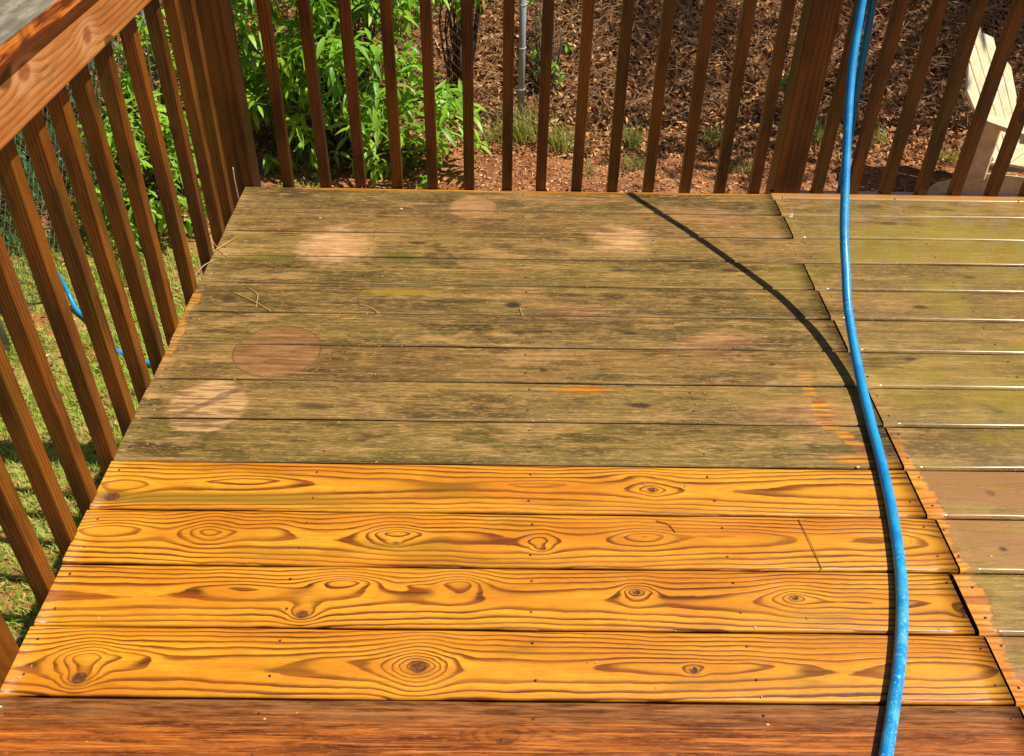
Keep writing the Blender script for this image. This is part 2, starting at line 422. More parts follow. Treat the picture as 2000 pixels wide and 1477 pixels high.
# ------------------------------------------------------------------ ground sheet with the bank behind the fence
FY = 5.55     # fence line
def ground_h(x, y):
    b = np.clip(y-(FY+.15), 0, 14)
    h = GZ + np.where(b > 0, .42*b*(1-np.exp(-b*2.2)), 0) + .10*(fbm(x*1.1, y*1.1, 3)-.47)*np.clip(b*1.6, 0, 1)*2.6
    h = h + .035*(fbm(x*2.2, y*2.2, 5)-.47) + .022*(fbm(x*9, y*9, 8)-.47)
    return h
def axis_pts(a, b, st, ext):
    c = list(np.arange(a, b+1e-6, st)); o = st; lo = a; hi = b; L = []; R = []
    while hi < ext: o *= 1.35; hi += o; lo -= o; R.append(hi); L.append(lo)
    return np.array(L[::-1]+c+R)
gx = axis_pts(-4.5, 7.5, .045, 320); gy = axis_pts(-1., 9.5, .045, 320)
GXm, GYm = np.meshgrid(gx, gy); GH = ground_h(GXm, GYm)
nx, ny = len(gx), len(gy)
Vg = np.stack([GXm.ravel(), GYm.ravel(), GH.ravel()], 1)
I = (np.arange(ny-1)[:, None]*nx+np.arange(nx-1)[None]).ravel()
Fg = np.stack([I, I+1, I+nx+1, I+nx], 1)
def ground_mat():
    m = new_mat('yard_ground')
    P = geo_pos(); X, Y, Z = sep(P)
    n1 = noise(P, 3., 5, .6); n2 = noise(P, 22., 4, .7); n3 = noise(P, 90., 3, .7)
    dirt = mixc(sstep(.4, .62, n1), lin(128, 78, 48), lin(172, 112, 70))
    dirt = mixc(sstep(.45, .7, n2)*.6, dirt, lin(200, 148, 98))
    dirt = mixc(sstep(.48, .3, n3)*.6, dirt, lin(72, 40, 26))
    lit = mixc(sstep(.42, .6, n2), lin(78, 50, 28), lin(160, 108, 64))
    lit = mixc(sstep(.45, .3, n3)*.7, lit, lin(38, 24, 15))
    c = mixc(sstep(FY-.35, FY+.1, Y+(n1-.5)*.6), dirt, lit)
    grass = sstep(.1, -.2, X + (n1-.5)*1.)*sstep(4.1, 3.3, Y+(n1-.5)*1.4)
    c = mixc(grass*sstep(.38, .55, noise(P, 5., 3, .6)), c, mixc(n2, lin(112, 108, 44), lin(190, 172, 92)))
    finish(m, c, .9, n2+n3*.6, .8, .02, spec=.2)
    return m
g = mesh_obj('ground', Vg, Fg, ground_mat(), smooth=True); tag(g, kind='structure')
g['label'] = 'red dirt yard rising to a bank of dry leaves behind the fence'

# ------------------------------------------------------------------ the deck
deck = empty('deck', (0, 0, 0)); tag(deck, 'wooden deck floor, half mossy grey-brown and half freshly washed orange', 'deck', kind='structure')
K = {}   # per-row features (world coordinates): bumps (x, y, strength, sx, sv) and knots (x, y, rx, ry, darkness)
K[0] = ([(.112, .075, 2.6, .045, .42), (.18, .075, 1.4, .06, .3), (.695, .066, 3.2, .05, .6), (.60, .076, 1.2, .12, .3), (1.10, .07, 1.3, .14, .32), (1.26, .072, 1.5, .12, .25), (1.62, .076, 1.6, .13, .5), (.122, .034, 1.3, .03, .3)],
        [(.122, .034, .011, .010, .95), (.697, .063, .013, .011, .9), (1.175, .062, .006, .006, .95)])
K[1] = ([(.54, .243, 3.0, .06, .30), (.36, .228, 1.6, .10, .26), (.757, .245, 2.6, .05, .40), (.476, .171, 1.4, .035, .35), (1.093, .229, 2.0, .03, .3), (1.39, .22, 1.9, .05, .35), (1.50, .212, 1.6, .13, .4), (.68, .238, .9, .03, .12)],
        [(.476, .171, .010, .008, .85), (1.093, .229, .007, .005, .95), (1.389, .22, .006, .005, .95), (1.697, .194, .008, .008, .9)])
K[2] = ([(.258, .371, 3.2, .055, .45), (.05, .371, 2.2, .09, .42), (.624, .37, 3.0, .055, .36), (.369, .375, 1.2, .06, .4), (.75, .37, 1.0, .08, .3), (1.119, .366, 2.2, .06, .35), (1.30, .372, 1.4, .16, .4), (.915, .356, 1.6, .03, .3), (1.60, .372, 1.4, .10, .5)],
        [(.919, .334, .007, .004, .7), (.63, .345, .006, .003, .5)])
K[3] = ([(.30, .511, 1.6, .10, .22), (.90, .512, 1.5, .10, .22), (.06, .50, 1.2, .05, .3), (1.153, .499, 1.5, .05, .35), (1.13, .54, .9, .06, .2)],
        [(.033, .462, .014, .010, .9), (1.153, .499, .006, .006, .95)])
K[-1] = ([(.847, -.059, 3.0, .07, .6), (1.5, -.05, 2.0, .1, .5), (.4, -.07, 1.5, .12, .5)], [(.847, -.075, .013, .006, .8)])
OLDK = {5: [(.40, .76, .05, .016, .6), (1.16, .775, .035, .012, .85), (1.14, .85, .016, .008, .7)], 6: [(.935, .905, .014, .010, .8), (.999, .875, .010, .005, .7), (1.50, .94, .012, .008, .7)],
        7: [(.875, 1.06, .020, .009, .8), (1.165, 1.065, .028, .010, .75)], 8: [(.86, 1.19, .022, .014, .8), (1.36, 1.22, .025, .010, .7), (.10, 1.20, .02, .02, .7)],
        9: [(1.16, 1.375, .03, .014, .7), (1.48, 1.38, .03, .012, .7)], 10: [(.58, 1.51, .030, .010, .85), (.64, 1.50, .018, .012, .6), (.83, 1.50, .05, .016, .5)],
        11: [(1.14, 1.60, .04, .02, .5), (.95, 1.68, .03, .02, .5)], 12: [(1.62, 1.76, .022, .010, .8), (.18, 1.80, .05, .02, .5), (.60, 1.74, .08, .012, .5)], 4: [(1.62, .60, .02, .006, .7)]}
RK = {12: [(2.0, 1.78, .05, .02, .5)], 11: [(2.03, 1.67, .035, .015, .6)], 10: [(2.1, 1.51, .035, .014, .6), (1.99, 1.50, .02, .008, .5)], 9: [(2.16, 1.36, .02, .01, .6)],
      8: [(1.965, 1.205, .025, .012, .75)], 6: [(1.86, .97, .02, .01, .6)], 2: [(1.83, .345, .012, .008, .8)], 5: [(2.0, .77, .02, .01, .4)], 3: [(1.87, .50, .014, .01, .5)]}
def rnd_bumps(yc, n=5):
    return [(random.uniform(0, 2.6), yc+random.uniform(-.03, .03), random.uniform(.8, 2.), random.uniform(.05, .14), random.uniform(.25, .5)) for _ in range(n)]
def deck_board(row, x0, x1, right, y0=None, y1=None, ang=0.):
    yc = (row+.5)*PW
    if y0 is None: hb = .0695 if row < 4 else random.uniform(.0682, .0690); y0 = yc-hb; y1 = yc+hb
    bumps = K[row][0] if (row in K and not right) else rnd_bumps(yc)
    if right: knots = RK.get(row, []); kind = 'front' if False else 'old'
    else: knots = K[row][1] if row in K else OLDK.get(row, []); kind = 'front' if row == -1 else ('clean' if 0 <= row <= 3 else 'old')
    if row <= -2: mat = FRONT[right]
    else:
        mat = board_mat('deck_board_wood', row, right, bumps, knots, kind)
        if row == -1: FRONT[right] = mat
    # long board with rounded edges; slightly wavy long edges
    r = .0088 if right else .0055; seg = 5; nseg = 40
    prof = []
    for cx, cy, s in ((y1-r, -.026+.002, -90), (y1-r, -r, 0), (y0+r, -r, 90), (y0+r, -.026+.002, 180)):
        for k in range(seg+1):
            t = math.radians(s+90*k/seg); rr = r if cy > -.01 else .002
            prof.append((cx+rr*math.cos(t), cy+rr*math.sin(t)))
    n = len(prof); V = []; F = []
    ph = random.uniform(0, 9)
    for i in range(nseg+1):
        x = x0+(x1-x0)*i/nseg
        dy0 = .0007*math.sin(x*7+ph)+.0005*math.sin(x*17+ph*2); dy1 = .0007*math.sin(x*6+ph*3)+.0005*math.sin(x*19+ph)
        dz = .0006*math.sin(x*4+ph)
        cup = random.uniform(-.00005, .00005)
        for (a, b) in prof:
            f = (a-y0)/(y1-y0)
            V.append((x, a+dy0*(1-f)+dy1*f, b+dz+(cup if b > -.01 else 0)))
    for i in range(nseg):
        for k in range(n):
            F.append([i*n+k, (i+1)*n+k, (i+1)*n+(k+1) % n, i*n+(k+1) % n][::-1])
    F += [list(range(n)), [nseg*n+k for k in range(n)][::-1]]
    o = mesh_obj('deck_board', V, F, mat, deck, smooth=True)
    me = o.data
    sm = [True]*len(me.polygons); sm[-1] = sm[-2] = False; me.polygons.foreach_set('use_smooth', sm)
    return o
FRONT = {}
seam_x = {12: 1.704, 11: 1.708, 10: None, 9: 1.700, 8: 1.706, 7: 1.711, 6: 1.713, 5: 1.712, 4: 1.712, 3: 1.712, 2: 1.726, 1: 1.704, 0: 1.712, -1: 1.714}
for row in [-1, -2, -3, -4, -5, -6, -7]+list(range(0, 13)):
    s = seam_x.get(row, 1.712 + random.uniform(-.005, .005))
    g2 = .0045 if row == 1 else .0022
    xl = random.uniform(-.004, .0)
    if row <= -1: xl = -.004
    if row < -1:
        K[row] = ([(.5, (row+.5)*PW, 1.5, .1, .4)], [])
    y0 = None; y1 = None
    if s is None:
        deck_board(row, xl, 3.4, False); continue
    deck_board(row, xl, s-g2, False)
    if row == 12:
        deck_board(12, s+g2, 3.4, True, 12*PW+.002, 12*PW+.1085)
        deck_board(13, s+g2-.004, 3.4, True, 12*PW+.112, YB+.032)
    else: deck_board(row, s+g2, 3.4, True)
# frame below
box('rim_joist', .006, 3.4, YB-.040, YB-.002, -.22, -.028, mat=M_frame, parent=deck)
box('rim_joist', .002, .040, -1.0, YB-.041, -.22, -.028, mat=M_rail_y, parent=deck)
jx = [.44, .896, 1.281, SEAM, 2.1, 2.5, 2.9, 3.3]
for x in jx: box('joist', x-.019, x+.019, -1.0, YB-.042, -.21, -.028, mat=M_frame, parent=deck)
for x, y in ((.1, 1.7), (1.7, 1.7), (3.2, 1.7), (.1, -.6), (3.2, -.6)):
    box('support_post', x-.05, x+.05, y-.05, y+.05, GZ-.2, -.222, mat=M_post, parent=deck)
# screw heads
def screw_mat():
    m = new_mat('screw_metal'); r = noise(geo_pos(), 300, 2)
    finish(m, mixc(sstep(.4, .6, r), lin(48, 28, 16), lin(104, 72, 50)), .7, spec=.2); return m
M_screw = screw_mat()
parts = []
for row in range(-2, 13):
    for x in [.024, .444, .896, 1.28, 1.694, 1.733, 2.1, 2.5]:
        for f in (.26, .78):
            cx = x+random.uniform(-.004, .004); cy = (row+f)*PW+random.uniform(-.006, .006)
            n = 8; z = .0009
            V = [(cx+  .0028*math.cos(t*2*math.pi/n), cy+.0028*math.sin(t*2*math.pi/n), z) for t in range(n)]+[(cx, cy, z+.0007)]
            parts.append((V, [[t, (t+1) % n, n] for t in range(n)]))
V, F = join(parts); tag(mesh_obj('screw', V, F, M_screw, deck), kind='stuff')

# ------------------------------------------------------------------ railings
lrail = empty('left_railing', (0, 0, -.2)); lrail.name = 'side_railing'
tag(lrail, 'wet brown wooden railing along the left side of the deck with a weathered grey cap', 'railing')
brail = empty('back_railing', (0, YB, -.2)); brail.name = 'back_railing'
tag(brail, 'brown wooden railing of square balusters along the far edge of the deck', 'railing')
def child_box(name, x0, x1, y0, y1, z0, z1, mat, parent, r, axis, seg=2):
    cx, cy, cz = (x0+x1)/2, (y0+y1)/2, (z0+z1)/2
    V, F = box_data(x0-cx, x1-cx, y0-cy, y1-cy, z0-cz, z1-cz, r=r, axis=axis, seg=seg)
    o = mesh_obj(name, V, F, mat); o.parent = parent
    o.location = (cx-parent.location.x, cy-parent.location.y, cz-parent.location.z)
    return o
BW = .0165
proto = None
def baluster(parent, cx, cy, ztop, zbot, tx=0., ty=0.):
    global proto
    L = ztop-zbot; cz = (ztop+zbot)/2
    if proto is None:
        V, F = box_data(-BW, BW, -BW, BW, -.5, .5, r=.0025, axis='z', seg=2)
        # subdivide along the length so each baluster can be a little warped
        V2 = []; n = len(V)//2; NS = 12
        for i in range(NS+1):
            l = -.5+i/NS
            for k in range(n): V2.append((V[k][0]+.0009*math.sin(l*5), V[k][1]+.0008*math.sin(l*7+1), l))
        F2 = [[i*n+k, i*n+(k+1) % n, (i+1)*n+(k+1) % n, (i+1)*n+k] for i in range(NS) for k in range(n)]
        F2 += [list(range(n))[::-1], [NS*n+k for k in range(n)]]
        o = mesh_obj('baluster', V2, F2, M_bal); proto = o
    else:
        o = proto.copy(); COL.objects.link(o)
    o.parent = parent
    o.location = (cx-parent.location.x, cy-parent.location.y, cz-parent.location.z)
    o.scale = (1, 1, L); o.rotation_euler = (ty, tx, random.choice((0, math.pi/2, math.pi, -math.pi/2)))
    return o
LY = [1.696, 1.572, 1.435, 1.262, 1.09, .961, .846, .731, .608, .477, .37, .252]
for i, y in enumerate(LY):
    baluster(lrail, -.0185+random.uniform(-.0005, .0005), y-.017, .862, -.215, random.uniform(-.002, .002), random.uniform(-.006, .006))
for y in (-.1, -.215, -.33, -.445, -.56, -.675): baluster(lrail, -.0185, y, .862, -.215)
child_box('post', -.091, -.002, .004, .093, GZ-.1, .863, M_post, lrail, .004, 'z')
child_box('top_rail', .0, .034, -1.2, YB-.040, .747, .863, M_rail_y, lrail, .004, 'y', 3)
child_box('cap_board', -.082, .058, -1.2, YB+.0, .866, .900, M_cap, lrail, .004, 'y', 3)
child_box('post', -.072, .021, YB+.003, YB+.093, GZ-.1, .863, M_post_dark, brail, .004, 'z')
BX0 = [.127, .246, .364, .482, .598, .718, .841, .954, 1.071, 1.186, 1.305, 1.427, 1.541, 1.651, None, 1.855, 1.963, 2.079, 2.194, 2.305]
BX1 = [.136, .255, .369, .490, .603, .721, .842, .953, 1.068, 1.184, 1.300, 1.415, 1.530, 1.644, None, 1.856, 1.975, 2.083, 2.199, 2.313]
for a, b in zip(BX0, BX1):
    if a is None: continue
    c = (a+b)/2; tx = (a-b)/.55*.6
    baluster(brail, c, YB+.0195, .862, -.215, tx*.5, random.uniform(-.003, .003))
for x in (2.43, 2.545, 2.66, 2.775, 2.89, 3.005, 3.12): baluster(brail, x, YB+.0195, .862, -.215)
child_box('post', 1.709, 1.798, YB-.002+.004, YB+.091, GZ-.1, .863, M_post, brail, .004, 'z')
child_box('top_rail', .04, 3.4, YB-.037, YB+.001, .747, .863, M_rail_x, brail, .004, 'x', 3)
child_box('cap_board', .060, 3.4, YB-.058, YB+.082, .866, .900, M_cap, brail, .004, 'x', 3)

# ------------------------------------------------------------------ the blue hose
def hose_mat():
    m = new_mat('blue_hose_rubber')
    P = geo_pos(); X, Y, Z = sep(P)
    n1 = noise(P, 16., 3, .6); n2 = noise(P, 140., 3, .7)
    c = mixc(sstep(.35, .6, n1), lin(6, 128, 196), lin(26, 150, 208))
    worn = mx(sstep(.42, .2, Y)*.75, sstep(.95, 1.05, Y)*sstep(1.5, 1.3, Y)*.4)
    c = mixc(sstep(.56, .70, n2)*clamp01(worn+.12), c, lin(150, 205, 228))
    c = mixc(sstep(.62, .70, noise(P, 34., 5, .7))*.55, c, lin(70, 92, 96))
    c = mixc(sstep(.64, .72, noise(P+0 if False else P, 60., 5, .75))*.6, c, lin(176, 212, 226))
    c = mixc(sstep(.5, .62, n1)*sstep(.35, -.05, Y)*.45, c, lin(120, 196, 224))
    finish(m, c, sstep(0., 1., n1, .30, .46), n2, .25, .001)
    return m
HP = [(1.16, -.95, .012), (1.25, -.6, .012), (1.34, -.35, .012), (1.4549, -.1019, .012), (1.4958, -.0132, .012), (1.54, .0874, .012), (1.5803, .1987, .012), (1.6077, .2966, .012),
      (1.6362, .4319, .0125), (1.6606, .5842, .013), (1.6765, .7147, .015), (1.6936, .864, .027), (1.7052, 1.0477, .084), (1.7124, 1.1463, .142), (1.7208, 1.2735, .239),
      (1.7421, 1.5128, .502), (1.7673, 1.6419, .685), (1.789, 1.750, .845), (1.80, 1.800, .902), (1.815, 1.835, .913), (1.84, 1.88, .913), (1.866, 1.922, .912), (1.882, 1.949, .895), (1.890, 1.954, .850), (1.897, 1.945, .77),
      (1.907, 1.928, .571), (1.926, 1.914, .25), (1.948, 1.911, -.043), (1.96, 1.914, -.4), (1.97, 1.96, -.8), (1.97, 2.02, -1.15)]
yard = [(1.95, 2.06), (1.6, 2.2), (.8, 2.35), (0., 2.45), (-.6, 2.55), (-.987, 2.688), (-1.102, 2.811), (-1.25, 2.97), (-1.36, 3.08)]
for x, y in yard: HP.append((x, y, float(ground_h(np.array([x]), np.array([y]))[0])+.022))
HP += [(-1.425, 3.16, -1.25), (-1.445, 3.13, -1.05), (-1.45, 3.10, -.83), (-1.45, 3.01, -.49), (-1.47, 2.93, -.20), (-1.50, 2.90, -.095), (-1.545, 2.88, -.09), (-1.585, 2.87, -.2), (-1.60, 2.86, -.6), (-1.61, 2.85, -1.2)]
V, F = tube(spline(HP, 7), .0112, 14)
hose = mesh_obj('hose', V, F, hose_mat(), smooth=True)
tag(hose, 'blue rubber hose lying on the deck and looping up over the far railing', 'hose')

# ------------------------------------------------------------------ small things on the deck
def plain(name, c, rough=.6, c2=None, sc=60.):
    m = new_mat(name)
    col = lin(*c) if c2 is None else mixc(noise(obj_co(), sc, 3, .6), lin(*c), lin(*c2))
    return finish(m, col, rough)
M_straw = plain('dry_needle', (196, 150, 80), .6, (220, 180, 110))
M_red = plain('red_needle', (150, 84, 34), .6, (176, 110, 50))
M_twig = plain('pale_twig', (190, 160, 140), .7, (150, 120, 100))
M_flake = plain('white_flake', (214, 206, 190), .6, (180, 170, 150))
def needle(pts, r, mat, name, label):
    V, F = tube(spline(pts, 4), r, 5); tag(mesh_obj(name, V, F, mat, smooth=True), label, 'pine needle' if 'needle' in name else 'twig', 'pine needles fallen on the deck' if 'needle' in name else None)
needle([(.098, 1.232, .002), (.16, 1.19, .006), (.224, 1.142, .002)],   .0009, M_straw, 'pine_needle', 'long straw coloured pine needle on the mossy boards above the round pot mark')
needle([(.131, 1.259, .002), (.17, 1.22, .004), (.18, 1.16, .002)], .0010, M_straw, 'pine_needle', 'short straw needle crossing near the top end of the longest needle')
needle([(-.041, 1.549, .002), (-.01, 1.48, .006), (.046, 1.41, .002)],   .0009, M_straw, 'pine_needle', 'yellow needle at the left edge of the mossy boards')
needle([(-.012, 1.43, .002), (.02, 1.47, .008), (.045, 1.53, .002)], .0010, M_straw, 'pine_needle', 'yellow needle crossing another near the left deck edge')
needle([(-.030, 1.30, -.004), (-.012, 1.355, .004), (.004, 1.384, .003), (.012, 1.40, .002)], .0016, M_twig, 'pine_needle', 'pale curved needle poking over the left edge of the deck')
needle([(1.443, .417, .002), (1.452, .35, .004), (1.457, .287, .002)], .0009, M_red, 'pine_needle', 'thin reddish needle on the orange boards left of the hose')
needle([(1.152, .409, .002), (1.175, .40, .003), (1.187, .379, .002)], .0011, M_red, 'pine_needle', 'short reddish needle across the gap between two orange boards')
needle([(.449, 1.179, .002), (.48, 1.165, .004), (.508, 1.139, .002)], .0009, M_straw, 'pine_needle', 'tiny straw needle right of the longest needle')
needle([(.879, 1.176, .002), (.884, 1.15, .004), (.888, 1.133, .002)],   .0009, M_straw, 'pine_needle', 'tiny straw needle standing out mid deck by a dark knot')
needle([(-.028, YB-.022, -.05), (-.029, YB-.024, .03), (-.028, YB-.022, .075)], .0026, M_twig, 'twig', 'thin pale twig standing upright at the foot of the corner post')
def flake(x, y, s, label, ratio=.6):
    n = 7; a0 = random.uniform(0, 6)
    top = [(x+s*math.cos(a0+t*2*math.pi/n)*random.uniform(.7, 1.1), y+s*ratio*math.sin(a0+t*2*math.pi/n)*random.uniform(.7, 1.1)) for t in range(n)]
    V = [(a, b, .0012) for a, b in top]+[(x+(a-x)*.6, y+(b-y)*.6, .0012+s*.35) for a, b in top]
    F = [[i, (i+1) % n, n+(i+1) % n, n+i] for i in range(n)]+[[n+i for i in range(n)]]
    tag(mesh_obj('debris_flake', V, F, M_flake), label, 'debris', 'pale flakes of debris on the deck')
for x, y, s, l in [(.021, .034, .0035, 'white speck on the left end of the nearest orange board'), (.452, -.04, .003, 'white speck on the dark front board left of its knot'),
                   (.012, -.022, .004, 'white speck at the far left end of the dark front board'), (1.343, .877, .003, 'white speck on a mossy board mid way to the hose'),
                   (1.61, .575, .0055, 'grey white bit of debris in the gap just left of the hose'), (1.728, 1.70, .008, 'white flake beside the board joint near the far railing'),
                   (.27, 1.652, .005, 'white speck near the far left corner of the deck'), (.512, 1.716, .006, 'whitish smudge of debris near the far edge left of the round mark'),
                   (1.281, -.042, .0035, 'white speck on the dark front board left of the hose'), (1.30, .151, .004, 'white sliver at the joint between the two nearest orange boards'),
                   (1.80, .325, .004, 'white speck on the washed strip right of the board joint')]:
    flake(x, y, s, l)
# fine grit and washed-off fibres scattered over the old boards
Vs = []; Fs = []
for i in range(900):
    x = random.uniform(0, 2.6); y = random.uniform(.57, YB) if random.random() < .93 else random.uniform(-.1, .57)
    s = random.uniform(.0006, .0016); a = random.uniform(0, math.pi); l = s*random.uniform(1, 3.5)
    dx, dy = math.cos(a)*l, math.sin(a)*l; ex, ey = -math.sin(a)*s, math.cos(a)*s; o = len(Vs)
    Vs += [(x-dx, y-dy, .0012), (x+ex, y+ey, .0022), (x+dx, y+dy, .0012), (x-ex, y-ey, .0022)]; Fs.append([o, o+3, o+2, o+1])
tag(mesh_obj('grit', Vs, Fs, plain('grit', (206, 178, 130), .7, (150, 110, 60), 20.)), 'pale grit and wood fibres scattered over the mossy deck boards', 'debris', kind='stuff')

# ------------------------------------------------------------------ chain link fences
def metal():
    m = new_mat('galvanised_steel'); n = noise(geo_pos(), 40, 4, .6)
    return finish(m, mixc(n, lin(118, 124, 126), lin(168, 174, 174)), .45, spec=.6)
M_steel = metal()
M_wire = plain('mesh_wire', (92, 78, 64), .6, (128, 116, 100), 10.)
M_wire.node_tree.nodes['Principled BSDF'].inputs['Metallic'].default_value = .3
def fence(label, A, B, posts, tall=1.22):
    A = Vector(A); B = Vector(B); L = (B-A).length; d = (B-A)/L
    root = empty('chain_link_fence', (A.x, A.y, GZ)); tag(root, label, 'fence', 'chain-link fences around the yard')
    for s in posts:
        p = d*s; parts = [tube([(p.x, p.y, -.1), (p.x, p.y, tall+.03)], .024, 14), tube([(p.x, p.y, tall+.03), (p.x, p.y, tall+.05)], [.027, .012], 14)]
        V, F = join(parts); post = mesh_obj('fence_post', V, F, M_steel, root, smooth=True)
        for z in (.27, .56, .85, 1.1):
            ring = [(p.x+.028*math.cos(t), p.y+.028*math.sin(t), z+.006*math.sin(t)) for t in np.linspace(0, 2*math.pi, 13)]
            V, F = tube(ring, .0028, 6); t_ = mesh_obj('tie_wire', V, F, M_flake, post, smooth=True)
    V, F = tube([(0, 0, tall), (d*L).to_3d()+Vector((0, 0, tall))] if False else [(0, 0, tall), (d.x*L, d.y*L, tall)], .018, 12)
    mesh_obj('fence_rail', V, F, M_steel, root, smooth=True)
    st = .072; parts = []; nrm = Vector((-d.y, d.x))
    n = int(L/st); r = .0017
    for i in range(-int(tall/st), n+1):
        for sg in (1, -1):
            pts = []
            for k in range(0, int(tall/(st/2))+1, 3):
                z = .01+k*st/2; s = i*st+(k*st/2) if sg > 0 else (i+tall/st)*st-(k*st/2)
                if s < 0 or s > L: continue
                off = .003*sg
                pts.append((d.x*s+nrm.x*off, d.y*s+nrm.y*off, z))
            if len(pts) > 1: parts.append(tube([pts[0], pts[-1]], r, 4, False))
    V, F = join(parts); tag(mesh_obj('wire_mesh', V, F, M_wire, root), kind='stuff')
    return root
fence('chain-link fence with grey posts between the path and the leafy bank', (-1.62, FY), (7.5, FY), [.0, 2.56, 5.10, 7.6])
fence('chain-link fence seen through the left railing beside the lawn', (-1.5, -1.0), (-1.62, FY-.05), [.3, 3.73])

# ------------------------------------------------------------------ vegetation materials
def leaf_mat(name, c1, c2, c3, rough=.42):
    m = new_mat(name); r = obj_rand()
    n = N.nt.nodes.new('ShaderNodeNewGeometry'); isl = N(n.outputs['Random Per Island'])
    p = noise(geo_pos(), 2.2, 2)
    rr = fract(isl*7.3 + r*3.1)
    c = mixc(rr, lin(*c1), lin(*c2)); c = mixc(sstep(.5, .62, p)*.6, c, lin(*c3))
    c = mixc(sstep(.94, .99, fract(isl*31.7+r)), c, lin(170, 140, 60))
    t = mixc(.55, c, lin(176, 214, 40))
    return finish(m, c, rough, trans=t)
M_leaf = leaf_mat('laurel_leaf', (92, 146, 34), (154, 198, 56), (170, 206, 66))
M_leaf_dark = leaf_mat('dark_leaf', (36, 84, 44), (58, 108, 50), (72, 122, 60))
M_grass = leaf_mat('grass_blade', (120, 164, 46), (190, 214, 84), (206, 208, 112), .6)
M_grass_dry = leaf_mat('weed_blade', (86, 118, 66), (146, 148, 76), (180, 160, 90), .6)
M_tree_leaf = leaf_mat('tree_leaf', (50, 90, 30), (70, 110, 34), (80, 110, 40))
M_bark = plain('bark', (74, 56, 42), .9, (104, 84, 64), 12.)
def dead_mat():
    m = new_mat('dead_leaf'); n = N.nt.nodes.new('ShaderNodeNewGeometry'); i = N(n.outputs['Random Per Island'])
    c = mixc(i, lin(120, 78, 44), lin(226, 164, 104)); c = mixc(sstep(.86, .95, fract(i*13.7)), c, lin(200, 160, 112))
    c = mixc(sstep(.75, .6, fract(i*5.9))*.0+sstep(.7, .9, fract(i*5.9))*.7, c, lin(58, 34, 22))
    return finish(m, c, .75)
M_dead = dead_mat()

def leaf_verts(L, W, droop, fold=.25):
    ts = [0., .18, .45, .75, 1.]; ws = [.08, .7, 1., .62, 0.]
    V = []
    for t, wd in zip(ts, ws):
        z = -droop*L*t*t
        V.append((L*t, -W*.5*wd, z+W*fold*wd*.5)); V.append((L*t, 0, z)); V.append((L*t, W*.5*wd, z+W*fold*wd*.5))
    F = []
    for i in range(4):
        a = i*3
        F += [[a, a+3, a+4, a+1], [a+1, a+4, a+5, a+2]]
    return np.array(V), F
def place_many(base, faces, mats, locs):
    """base verts (n,3) instanced by arrays of 3x3 matrices and locations into one mesh"""
    n = len(base); V = np.einsum('kij,nj->kni', mats, base)+locs[:, None, :]
    o = (np.arange(len(locs))*n)
    Fs = []
    for f in faces:
        Fs.append(o[:, None]+np.array(f)[None])
    ks = sorted({a.shape[1] for a in Fs})
    return V.reshape(-1, 3), tuple(np.concatenate([a for a in Fs if a.shape[1] == k]) for k in ks)
def rotmats(dirs, roll):
    """x axis along dirs, rolled"""
    d = dirs/np.linalg.norm(dirs, axis=1, keepdims=True)
    up = np.tile([0., 0., 1.], (len(d), 1)); y = np.cross(up, d); ny = np.linalg.norm(y, axis=1, keepdims=True)
    y = np.where(ny < 1e-3, np.array([[0., 1., 0.]]), y/np.maximum(ny, 1e-6)); z = np.cross(d, y)
    c, s = np.cos(roll)[:, None], np.sin(roll)[:, None]
    y2 = y*c+z*s; z2 = -y*s+z*c
    return np.stack([d, y2, z2], 2)

